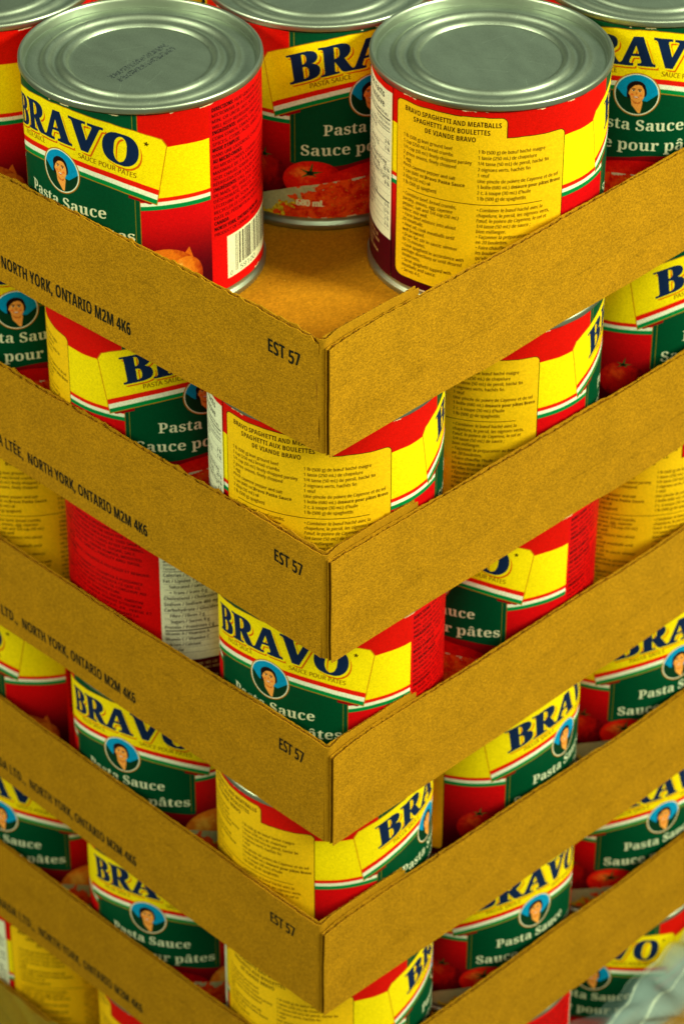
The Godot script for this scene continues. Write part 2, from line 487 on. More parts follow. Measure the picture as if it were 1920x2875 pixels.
func nutrition_panel(white: Color) -> void:
	var x0 := 153.0 * DEG
	var x1 := 194.6 * DEG
	for i in 20:
		rect_mm(x0, LH - 20 + i, 195.0 * DEG, LH, Color8(70, 4, 16))
	rect_mm(x0, 3.0, x1, 74.0, Color8(222, 224, 200))
	var k := Color8(34, 34, 34)
	var w := x1 - x0 - 3.0
	var y := 7.4
	text("Nutrition Facts", "Droid Sans", true, x0 + 1.6, y, 3.0, w * 0.86, k)
	text("Valeur nutritive", "Droid Sans", true, x0 + 1.6, y + 4.6, 3.0, w * 0.86, k)
	text("Per 1/2 cup (125 mL) / par 1/2 tasse (125 mL)", "Droid Sans", false, x0 + 1.6, y + 8.0, 1.4, w * 0.95, k, 0, 0.0, false, 1.0, 0.04)
	rect_mm(x0 + 1.6, y + 8.9, x1 - 1.4, y + 9.5, k)
	text("Amount", "Droid Sans", false, x0 + 1.6, y + 11.7, 1.5, 0.0, k, 0, 0.0, false, 0.9)
	text("% Daily Value", "Droid Sans", false, x1 - 1.6, y + 11.7, 1.5, 0.0, k, 2, 0.0, false, 0.9)
	text("Teneur", "Droid Sans", false, x0 + 1.6, y + 14.0, 1.5, 0.0, k, 0, 0.0, false, 0.9)
	text("% valeur quotidienne", "Droid Sans", false, x1 - 1.6, y + 14.0, 1.5, 0.0, k, 2, 0.0, false, 0.9)
	rect_mm(x0 + 1.6, y + 14.7, x1 - 1.4, y + 15.0, k)
	y += 17.8
	var rows := [["#Calories / Calories 70", ""], ["#Fat / Lipides 1 g", "2 %"], [" Saturated / saturés 0 g", "1 %"], [" + Trans / trans 0 g", ""], ["#Cholesterol / Cholestérol 0 mg", ""], ["#Sodium / Sodium 480 mg", "20 %"],
		["#Carbohydrate / Glucides 13 g", "4 %"], [" Fibre / Fibres 2 g", "8 %"], [" Sugars / Sucres 8 g", ""], ["#Protein / Protéines 2 g", ""]]
	for r in rows:
		var s: String = r[0]
		var bold := s.begins_with("#")
		text(s.substr(1), "Droid Sans", bold, x0 + (1.6 if bold else 4.2), y, 1.85, 0.0, k, 0, 0.0, false, 0.82, 0.0 if bold else 0.06, 5.0)
		if r[1] != "":
			text(r[1], "Droid Sans", true, x1 - 1.6, y, 1.8, 0.0, k, 2, 0.0, false, 0.85)
		rect_mm(x0 + 1.6, y + 0.8, x1 - 1.4, y + 0.95, Color8(96, 96, 88))
		y += 3.35
	rect_mm(x0 + 1.6, y - 2.5, x1 - 1.4, y - 1.9, k)
	y += 0.4
	for r in [["Vitamin A / Vitamine A", "6 %"], ["Vitamin C / Vitamine C", "10 %"], ["Calcium / Calcium", "2 %"], ["Iron / Fer", "8 %"]]:
		text(r[0], "Droid Sans", false, x0 + 1.6, y, 1.75, 0.0, k, 0, 0.0, false, 0.82, 0.06, 5.0)
		text(r[1], "Droid Sans", false, x1 - 1.6, y, 1.75, 0.0, k, 2, 0.0, false, 0.85)
		rect_mm(x0 + 1.6, y + 0.8, x1 - 1.4, y + 0.95, Color8(96, 96, 88))
		y += 3.2
	y = 77.6
	for s in ["BEST BEFORE: SEE LID", "MEILLEUR AVANT: VOIR", "LE COUVERCLE", "QUESTIONS? CANADA"]:
		text(s, "Droid Sans", false, x0 + 8.0, y, 1.5, 0.0, Color8(200, 178, 110), 0, 0.0, false, 0.85, 0.06, 6.0)
		y += 2.7


func recipe_panel(ink: Color) -> void:
	var x0 := -161.5 * DEG
	var x1 := -75.0 * DEG
	var xt := -104.5 * DEG
	for g in [[0.32, ink], [0.0, Color8(236, 186, 16)]]:
		var e: float = g[0]
		var a := []
		var arcs := [[x0 + 2.2, 5.2, PI, 1.5 * PI, 2.2], [xt - 2.4, 5.3, 1.5 * PI, TAU, 2.4], [x1 - 2.4, 14.6, 1.5 * PI, TAU, 2.4], [x1 - 2.4, 85.4, 0.0, 0.5 * PI, 2.4], [x0 + 3.2, 84.6, 0.5 * PI, PI, 3.2]]
		for i in 5:
			var c: Array = arcs[i]
			for k in 9:
				var t: float = lerpf(c[2], c[3], k / 8.0)
				a.append(Vector2(c[0] + (c[4] + e) * cos(t), c[1] + (c[4] + e) * sin(t)))
			if i == 1:
				a.append(Vector2(xt + e, 12.2 - e))
		poly_mm(a, g[1])
	var cx := (x0 + xt) * 0.5 + 1.2
	text("BRAVO SPAGHETTI AND MEATBALLS", "Droid Sans", true, cx, 7.3, 2.25, 42.5, ink, 1)
	text("SPAGHETTI AUX BOULETTES", "Droid Sans", true, cx, 10.9, 2.25, 33.5, ink, 1)
	text("DE VIANDE BRAVO", "Droid Sans", true, cx, 14.5, 2.25, 22.0, ink, 1)
	var l := x0 + 4.0
	var r := -117.5 * DEG
	var lt := Color8(60, 34, 4)
	lines(["1 lb (500 g) lean ground beef", "1 cup (250 mL) bread crumbs", "1/4 cup (50 mL) finely chopped parsley", "2 green onions, finely chopped", "1 egg", "Pinch cayenne pepper and salt", "1 can (680 mL)", "2 tbsp (30 mL) oil", "1 lb (500 g) spaghetti"], "Droid Sans", l, 19.6, 2.78, 1.6, lt)
	text("Bravo Pasta Sauce", "Droid Sans", true, l + 11.4, 19.6 + 6 * 2.78, 1.6, 17.5, ink)
	lines(["1 lb (500 g) de bœuf haché maigre", "1 tasse (250 mL) de chapelure", "1/4 tasse (50 mL) de persil, haché fin", "2 oignons verts, hachés fin", "1 œuf", "Une pincée de poivre de Cayenne et de sel", "1 boîte (680 mL) de", "2 c. à soupe (30 mL) d'huile", "1 lb (500 g) de spaghettis"], "Droid Sans", r, 19.6, 2.78, 1.6, lt)
	text("sauce pour pâtes Bravo", "Droid Sans", true, r + 15.6, 19.6 + 6 * 2.78, 1.6, 20.0, ink)
	rect_mm(x0 + 6.5, 43.9, x1 - 9.5, 44.2, ink)
	lines(["• Combine beef, bread crumbs,", "   parsley, onions, egg, cayenne", "   pepper, salt and 1/4 cup (50 mL)", "   sauce; mix well.", "• Form beef mixture into about", "   20 meatballs.", "• Heat oil; cook meatballs until", "   well browned.", "• Drain fat; stir in sauce; simmer", "   10-15 minutes.", "• Cook spaghetti in accordance with", "   package directions or until desired", "   tenderness.", "• Serve spaghetti topped with", "   meatballs and sauce.", "• Serves 4-5."], "Droid Sans", l, 47.4, 2.52, 1.62, lt, 0.16)
	lines(["• Combiner le bœuf haché avec la", "   chapelure, le persil, les oignons verts,", "   l'œuf, le poivre de Cayenne, le sel et", "   1/4 tasse (50 mL) de sauce ;", "   bien mélanger.", "• Façonner la préparation au bœuf", "   en 20 boulettes.", "• Faire chauffer l'huile ; faire cuire", "   les boulettes de viande jusqu'à ce", "   qu'elles brunissent.", "• Égoutter le gras ; incorporer la", "   sauce et laisser mijoter 10 à 15 min.", "• Faire cuire les spaghettis selon", "   le mode d'emploi.", "• Donne 4 à 5 portions."], "Droid Sans", r, 47.4, 2.62, 1.62, lt, 0.16)


func ball(cx: float, cy: float, rx: float, ry: float, lit: Color, mid: Color, dark: Color, seed_: int) -> void:   # a printed picture of a round fruit
	var n := FastNoiseLite.new()
	n.seed = seed_
	n.frequency = 0.02
	for y in range(int((cy - ry) * px_mm), int((cy + ry) * px_mm) + 1):
		if y < 0 or y >= img.get_height():
			continue
		for x in range(int((cx - rx + off_mm) * px_mm), int((cx + rx + off_mm) * px_mm) + 1):
			var u := (x / px_mm - off_mm - cx) / rx
			var v := (y / px_mm - cy) / ry
			var d := u * u + v * v
			if d < 1.0:
				var k := clampf(1.0 - Vector2(u + 0.35, v + 0.35).length() * 0.75 + n.get_noise_2d(x, y) * 0.22, 0.0, 1.0)
				img.set_pixel(x, y, dark.lerp(mid, smoothstep(0.0, 0.5, k)).lerp(lit, smoothstep(0.55, 1.0, k)))


func stem(cx: float, cy: float, s: float) -> void:
	for a in [[-2.75, 1.0], [-0.15, 1.25], [-1.35, 1.3], [2.6, 1.0], [0.6, 0.7]]:
		var d = Vector2(cos(a[0]), sin(a[0])) * s * a[1]
		var w := Vector2(-d.y, d.x).normalized() * s * 0.16
		poly_mm([Vector2(cx, cy) - w, Vector2(cx, cy) + d, Vector2(cx, cy) + w], Color8(16, 98, 42))
	poly_mm(ellipse_pts(cx, cy, s * 0.34, s * 0.26), Color8(12, 34, 16))


func foot() -> void:
	ball(-55 * DEG, 71.0, 10.5, 10.0, Color8(216, 70, 20), Color8(176, 16, 12), Color8(96, 2, 12), 3)
	stem(-55 * DEG, 62.5, 3.4)
	# onion with its tip
	poly_mm([Vector2(59 * DEG, 71), Vector2(64 * DEG, 65.0), Vector2(67 * DEG, 74)], Color8(206, 96, 18))
	ball(51 * DEG, 77.5, 14.5, 13.0, Color8(232, 168, 60), Color8(214, 110, 20), Color8(150, 40, 10), 8)
	ball(62.0 * DEG, 79.0, 7.5, 9.5, Color8(238, 190, 90), Color8(214, 116, 24), Color8(160, 52, 12), 9)


func foot_front() -> void:
	ball(-30 * DEG, 72.8, 13.0, 9.8, Color8(250, 120, 40), Color8(228, 24, 8), Color8(168, 6, 10), 5)
	ball(4 * DEG, 77.0, 27.0, 11.5, Color8(232, 40, 16), Color8(206, 14, 12), Color8(160, 4, 12), 6)
	stem(-31 * DEG, 69.2, 4.6)
	# bowl, pasta and sauce
	var n := FastNoiseLite.new()
	n.seed = 12
	n.frequency = 0.012
	n.fractal_octaves = 4
	var n2 := FastNoiseLite.new()
	n2.seed = 15
	n2.frequency = 0.035
	n2.fractal_octaves = 2
	var cx := 2.0
	for y in range(int(70 * px_mm), img.get_height()):
		for x in range(int((-62 * DEG + off_mm) * px_mm), int((64 * DEG + off_mm) * px_mm)):
			var mx := x / px_mm - off_mm
			var my := y / px_mm
			var rim := pow((mx - cx) / 62.0, 2) + pow((my - 96.0) / 23.5, 2)
			if rim > 1.0:
				continue
			var w := n.get_noise_2d(x, y)
			var f := n2.get_noise_2d(x, y)
			var c := Color8(226, 226, 196).lerp(Color8(176, 172, 126), smoothstep(0.1, 0.7, absf(mx - cx) / 62.0 + w * 0.3))
			var past := pow((mx - cx) / 50.0, 2) + pow((my - 96.0) / 20.5, 2) + w * 0.25
			if past < 1.0:
				c = Color8(230, 204, 40).lerp(Color8(190, 140, 20), clampf(0.5 + f * 1.4, 0, 1))
			var sauce := pow((mx - cx - 1.0) / 45.0, 2) + pow((my - 95.0) / 23.5, 2) + w * 0.45
			if sauce < 1.0:
				c = Color8(244, 78, 18).lerp(Color8(204, 20, 8), clampf(0.35 + w * 1.3 + f * 0.5, 0, 1))
				if f > 0.42:
					c = c.lerp(Color8(240, 160, 30), smoothstep(0.42, 0.6, f) * 0.7)
			img.set_pixel(x, y, c)


# ==================================================================== card board
func board(w: int, h: int, seed_: int, tint := Color(0.655, 0.468, 0.075), grain := 1.3) -> Image:
	var im := Image.create(w, h, false, Image.FORMAT_RGB8)
	var n := FastNoiseLite.new()
	n.seed = seed_
	n.frequency = 0.006
	n.fractal_octaves = 3
	var n2 := FastNoiseLite.new()
	n2.seed = seed_ + 1
	n2.noise_type = FastNoiseLite.TYPE_VALUE
	n2.frequency = 0.3
	n2.fractal_octaves = 2
	var r := RandomNumberGenerator.new()
	r.seed = seed_
	for y in h:
		for x in w:
			var k := 1.0 + (n.get_noise_2d(x, y) * 0.035 + n2.get_noise_2d(x, y * 1.4) * 0.18 + (r.randf() - 0.5) * 0.24) * grain
			im.set_pixel(x, y, Color(tint.r * k, tint.g * k, tint.b * k))
	for i in 26:   # rubbed and soiled places
		var cx := r.randf() * w
		var cy := r.randf() * h
		var rx := r.randf_range(20, 150)
		var ry := r.randf_range(6, 40)
		var amount := r.randf_range(-0.035, 0.03)
		for y in range(maxi(0, int(cy - ry)), mini(h, int(cy + ry))):
			for x in range(maxi(0, int(cx - rx)), mini(w, int(cx + rx))):
				var q := Vector2((x - cx) / rx, (y - cy) / ry).length_squared()
				if q < 1.0:
					var k := 1.0 + amount * (1.0 - q) * (1.0 + n.get_noise_2d(x * 4.0, y * 4.0))
					var c := im.get_pixel(x, y)
					im.set_pixel(x, y, Color(c.r * k, c.g * k, c.b * k))
	for i in 30:   # thin scratches
		var p := Vector2(r.randf() * w, r.randf() * h)
		var d := Vector2.from_angle(r.randf_range(-0.5, 0.5))
		var light := r.randf() < 0.6
		for k in r.randi_range(20, 110):
			p += d
			d = d.rotated(r.randf_range(-0.03, 0.03))
			if p.x >= 0 and p.x < w and p.y >= 0 and p.y < h:
				var c := im.get_pixel(int(p.x), int(p.y))
				im.set_pixel(int(p.x), int(p.y), c * (1.10 if light else 0.86))
	for i in int(w * h / 5200.0):   # fibres and flecks
		var x := r.randi() % w
		var y := r.randi() % h
		var dark := r.randf() < 0.7
		im.fill_rect(Rect2i(x, y, r.randi_range(1, 4), r.randi_range(1, 2)), Color(0.42, 0.25, 0.04) if dark else Color(0.86, 0.68, 0.22))
	return im


func printed(base: Image, company: String, end_u: float, est_a: float, est_b: float, fade: float) -> ImageTexture:
	img = base.duplicate()
	px_mm = 2048.0 / (TRAY_L * 1000.0)
	off_mm = 0.0
	var L := TRAY_L * 1000.0
	# the printed wall begins 5.4 mm from the corner, at the end of the fold
	end_u = (end_u - 5.4) * L / (L - 5.4)
	est_a = (est_a - 5.4) * L / (L - 5.4)
	est_b = (est_b - 5.4) * L / (L - 5.4)
	var ink := Color(0.10, 0.10, 0.09).lerp(Color(0.655, 0.468, 0.075), fade)
	# letters are first painted at twice the size
	img.resize(4096, img.get_height() * 2, Image.INTERPOLATE_NEAREST)
	px_mm *= 2.0
	text("NORTH YORK, ONTARIO M2M 4K6", "Droid Sans", true, L - end_u, 45.2, 6.0, 81.0, ink, 2, 0.0, false, 1.0, 0.12, 2.0)
	text(company, "Droid Sans", true, L - end_u - 84.5, 45.2, 6.0, 36.0, ink, 2, 0.0, false, 1.0, 0.12, 2.0)
	text("EST 57", "Droid Sans", true, L - est_a, 16.8, 6.2, est_a - est_b, ink, 0, 0.0, false, 1.0, 0.12, 2.0)
	img.resize(2048, base.get_height(), Image.INTERPOLATE_BILINEAR)
	return ImageTexture.create_from_image(img)


func std(rough: float, spec := 0.3) -> StandardMaterial3D:
	var m := StandardMaterial3D.new()
	m.roughness = rough
	m.metallic_specular = spec
	return m


func make_materials() -> void:
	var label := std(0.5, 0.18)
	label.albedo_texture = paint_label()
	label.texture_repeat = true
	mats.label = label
	var base := board(2048, 346, 21)
	for k in 5:
		var m := std(0.92, 0.12)
		var info: Array = [["CANADA LTÉE,", 112.7, 32.5, 15.3, 0.05], ["CANADA LTÉE,", 111.0, 32.6, 16.5, 0.02], ["CANADA LTD.,", 125.9, 32.9, 18.1, 0.02], ["CANADA LTD.,", 127.8, 34.3, 18.6, 0.05], ["CANADA LTD.,", 133.7, 34.0, 18.6, 0.08]][k]
		m.albedo_texture = printed(base, info[0], info[1], info[2], info[3], info[4])
		var tone: float = [1.0, 1.02, 0.98, 0.97, 0.95][k]
		m.albedo_color = Color(minf(1.0, tone), minf(1.0, tone) * 0.995, minf(1.0, tone) * 0.985)
		mats["print%d" % k] = m
	var plain_img: Image = board(2048, 346, 43)
	# a score mark left by folding
	for x in range(420, 1990):
		var y := 214 + int(2.0 * sin(x * 0.004))
		var c := plain_img.get_pixel(x, y)
		if sin(x * 0.013) + sin(x * 0.0057) > -0.9:
			plain_img.set_pixel(x, y, c * 0.72)
			plain_img.set_pixel(x, y + 1, plain_img.get_pixel(x, y + 1) * 0.88)
	var pm := std(0.92, 0.12)
	pm.albedo_texture = ImageTexture.create_from_image(plain_img)
	for k in 6:
		var pk := pm.duplicate()
		var tone: float = [1.0, 0.98, 1.0, 0.97, 0.95, 0.96][k]
		pk.albedo_color = Color(tone, tone * 0.995, tone * 0.99)
		mats["plain%d" % k] = pk
	var im := std(0.95, 0.1)
	im.albedo_texture = ImageTexture.create_from_image(board(1024, 1024, 77, Color(0.68, 0.45, 0.08), 0.7))
	mats.inside = im
	var core := std(0.95, 0.1)
	core.albedo_color = Color(0.52, 0.34, 0.08)
	mats.core = core
	var steel := std(0.42)
	steel.metallic = 1.0
	steel.albedo_color = Color(0.66, 0.70, 0.64)
	mats.steel = steel
	for k in 2:
		var lid := std(0.45)
		lid.metallic = 1.0
		lid.albedo_texture = lid_picture(k == 1)
		mats["lid%d" % k] = lid
	var floor_m := std(0.6)
	floor_m.albedo_color = Color(0.42, 0.42, 0.40)
	mats.floor = floor_m
	var film_m := std(0.30, 0.6)
	film_m.transparency = BaseMaterial3D.TRANSPARENCY_ALPHA
	film_m.albedo_texture = film_picture()
	mats.film = film_m


func film_picture() -> ImageTexture:   # creases and milky folds of stretched film
	var n := FastNoiseLite.new()
	n.seed = 40
	n.frequency = 0.0042
	n.fractal_octaves = 2
	n.domain_warp_enabled = true
	n.domain_warp_amplitude = 40.0
	n.domain_warp_frequency = 0.008
	var im := Image.create(1024, 256, false, Image.FORMAT_RGBA8)
	for y in 256:
		for x in 1024:
			var w := n.get_noise_2d(x * 0.8 + y * 0.9, y * 1.6)
			var fold := 1.0 - smoothstep(0.0, 0.07, absf(w))
			var milk := smoothstep(-0.2, 0.5, n.get_noise_2d(x * 0.5 + 900.0, y))
			var side := smoothstep(0.46, 0.53, x / 1024.0)
			im.set_pixel(x, y, Color(Color(0.56, 0.66, 0.66).lerp(Color(0.50, 0.60, 0.24), 1.0 - side).lerp(Color(0.84, 0.90, 0.82), fold * side), clampf(0.20 - 0.08 * side + 0.12 * milk + side * (smoothstep(0.0, 0.16, y / 256.0 + w * 0.3) * (1.0 - smoothstep(0.40, 0.62, y / 256.0 + w * 0.5)) * (0.30 + 0.14 * milk) + 0.26 * fold + 0.06 * milk), 0.0, 0.88)))
	return ImageTexture.create_from_image(im)


func lid_picture(stamped: bool) -> ImageTexture:
	var n := FastNoiseLite.new()
	n.seed = 5
	n.frequency = 0.012
	n.fractal_octaves = 3
	var r := RandomNumberGenerator.new()
	r.seed = 8
	var im := Image.create(512, 512, false, Image.FORMAT_RGB8)
	for y in 512:
		for x in 512:
			var k := 0.655 + n.get_noise_2d(x * 0.6, y * 1.4) * 0.04 + (r.randf() - 0.5) * 0.09
			im.set_pixel(x, y, Color(k * 0.95, k * 1.02, k * 0.93))
	for i in 26:   # handling scratches
		var p := Vector2(r.randf() * 512, r.randf() * 512)
		var d := Vector2.from_angle(r.randf() * TAU)
		for k in r.randi_range(12, 70):
			p += d
			d = d.rotated(r.randf_range(-0.04, 0.04))
			if p.x >= 0 and p.x < 512 and p.y >= 0 and p.y < 512:
				im.set_pixel(int(p.x), int(p.y), im.get_pixel(int(p.x), int(p.y)) * (1.16 if i % 2 else 0.84))
	if stamped:   # two rows of smudged ink dots, no longer readable
		for row in 2:
			for i in 15:
				for dy in 7:
					for dx in 5:
						if r.randf() < 0.40:
							var p := Vector2(-92 + i * 12.5 + dx * 2.1, -14 + row * 22 + dy * 2.3).rotated(-1.64) + Vector2(262, 262)
							im.fill_rect(Rect2i(int(p.x), int(p.y), 2, 2), Color(0.24, 0.27, 0.33) if r.randf() < 0.6 else Color(0.42, 0.45, 0.48))
	return ImageTexture.create_from_image(im)


# ==================================================================== the can
func lathe(profile: Array, segs: int, flat_uv: bool) -> ArrayMesh:
	var st := SurfaceTool.new()
	st.begin(Mesh.PRIMITIVE_TRIANGLES)
	st.set_smooth_group(0)
	var R := 0.0506
	for i in segs:
		for k in profile.size() - 1:
			var q := []
			for c in [[i, k], [i + 1, k], [i + 1, k + 1], [i, k + 1]]:
				var a: float = TAU * (c[0] % segs) / segs
				var p: Vector2 = profile[c[1]]
				q.append(Vector3(p.x * sin(a), p.y, p.x * cos(a)))
			for t in [[0, 1, 2], [0, 2, 3]]:
				if q[t[0]].is_equal_approx(q[t[1]]) or q[t[1]].is_equal_approx(q[t[2]]) or q[t[0]].is_equal_approx(q[t[2]]):
					continue
				for c in t:
					if flat_uv:
						st.set_uv(Vector2(0.5 + q[c].x / R * 0.5, 0.5 + q[c].z / R * 0.5))
					else:
						st.set_uv(Vector2.ZERO)
					st.add_vertex(q[c])
	st.generate_normals()
	return st.commit()


func smooth_profile(pts: Array, per: int) -> Array:
	var out := []
	for i in pts.size() - 1:
		var p0: Vector2 = pts[maxi(i - 1, 0)]
		var p3: Vector2 = pts[mini(i + 2, pts.size() - 1)]
		for k in per:
			out.append(pts[i].cubic_interpolate(pts[i + 1], p0, p3, float(k) / per))
	out.append(pts[-1])
	return out


func make_can_meshes() -> void:
	var H := CAN_H
	var R := CAN_R
	# profile from the top inwards edge down the outside (front faces outwards)
	var body := [Vector2(0.0482, H - 0.0044), Vector2(0.0486, H - 0.0012), Vector2(0.0489, H - 0.0004), Vector2(0.0494, H), Vector2(0.0500, H - 0.0001), Vector2(R - 0.0001, H - 0.0006), Vector2(R, H - 0.0012), Vector2(R, H - 0.0027), Vector2(R - 0.0003, H - 0.0032), Vector2(R - 0.0010, H - 0.0034), Vector2(0.0493, H - 0.0038), Vector2(0.0492, H - 0.0046),
		Vector2(0.0492, 0.0050), Vector2(0.0494, 0.0042), Vector2(R - 0.0010, 0.0034), Vector2(R - 0.0002, 0.0031), Vector2(R, 0.0026), Vector2(R, 0.0008), Vector2(R - 0.0004, 0.0002), Vector2(0.0497, 0.0), Vector2(0.0488, 0.0004), Vector2(0.0484, 0.0030), Vector2(0.0, 0.0032)]
	meshes.body = lathe(body, 96, false)
	var d := H - 0.0040
	var lid := smooth_profile([Vector2(0.0, d - 0.0006), Vector2(0.020, d - 0.0006), Vector2(0.0288, d - 0.0006), Vector2(0.0298, d - 0.0003), Vector2(0.0308, d + 0.0007), Vector2(0.0320, d + 0.0012), Vector2(0.0332, d + 0.0007), Vector2(0.0343, d - 0.0004), Vector2(0.0356, d - 0.0008), Vector2(0.0368, d - 0.0002), Vector2(0.0380, d + 0.0010), Vector2(0.0393, d + 0.0015), Vector2(0.0406, d + 0.0009), Vector2(0.0420, d - 0.0001), Vector2(0.0445, d), Vector2(0.0468, d), Vector2(0.0478, d - 0.0003), Vector2(0.0483, d)], 3)
	meshes.lid = lathe(lid, 96, true)
	# paper label with a slightly uneven top and bottom edge
	var st := SurfaceTool.new()
	st.begin(Mesh.PRIMITIVE_TRIANGLES)
	var n := FastNoiseLite.new()
	n.seed = 31
	n.frequency = 1.0
	var segs := 132
	var y0 := 0.0058
	var y1 := H - 0.0038
	var rows := 8
	var wr := FastNoiseLite.new()
	wr.seed = 77
	wr.frequency = 1.0
	st.set_smooth_group(0)
	var at := func(i: int, k: int) -> Vector3:
		var a := deg_to_rad(-165.0 + 360.0 * float(i) / segs)
		var f := float(k) / rows
		var w := n.get_noise_2d(cos(a) * 4.0, sin(a) * 4.0 + roundf(f) * 9.0) * 0.0005 * absf(2.0 * f - 1.0)
		var r := 0.04975 + wr.get_noise_3d(cos(a) * 2.2, sin(a) * 2.2, f * 1.2) * 0.00026 + 0.0003 * smoothstep(0.0, 0.012, float(i) / segs) * smoothstep(0.90, 0.99, float(i) / segs)
		return Vector3(r * sin(a), lerpf(y0, y1, f) + w, r * cos(a))
	for i in segs:
		for k in rows:
			var q := [at.call(i, k + 1), at.call(i + 1, k + 1), at.call(i + 1, k), at.call(i, k)]
			var u0 := float(i) / segs
			var u1 := float(i + 1) / segs
			var v0 := 1.0 - float(k + 1) / rows
			var v1 := 1.0 - float(k) / rows
			quad(st, q, [Vector2(u0, v0), Vector2(u1, v0), Vector2(u1, v1), Vector2(u0, v1)], 0)
	st.generate_normals()
	meshes.label = st.commit()


func can(at: Vector3, facing: float, label: String, group: String, stamped: bool) -> void:
	if not meshes.has("body"):
		make_can_meshes()
	var o := Node3D.new()
	o.name = numbered("tin_can")
	add_child(o)
	o.position = at
	o.rotation.y = atan2(CAM_POS.x - at.x, CAM_POS.z - at.z) + deg_to_rad(facing)
	o.set_meta("label", label)
	o.set_meta("category", "can")
	o.set_meta("group", group)
	part("can_body", meshes.body, mats.steel, o)
	part("lid", meshes.lid, mats.lid1 if stamped else mats.lid0, o)
	part("paper_label", meshes.label, mats.label, o)


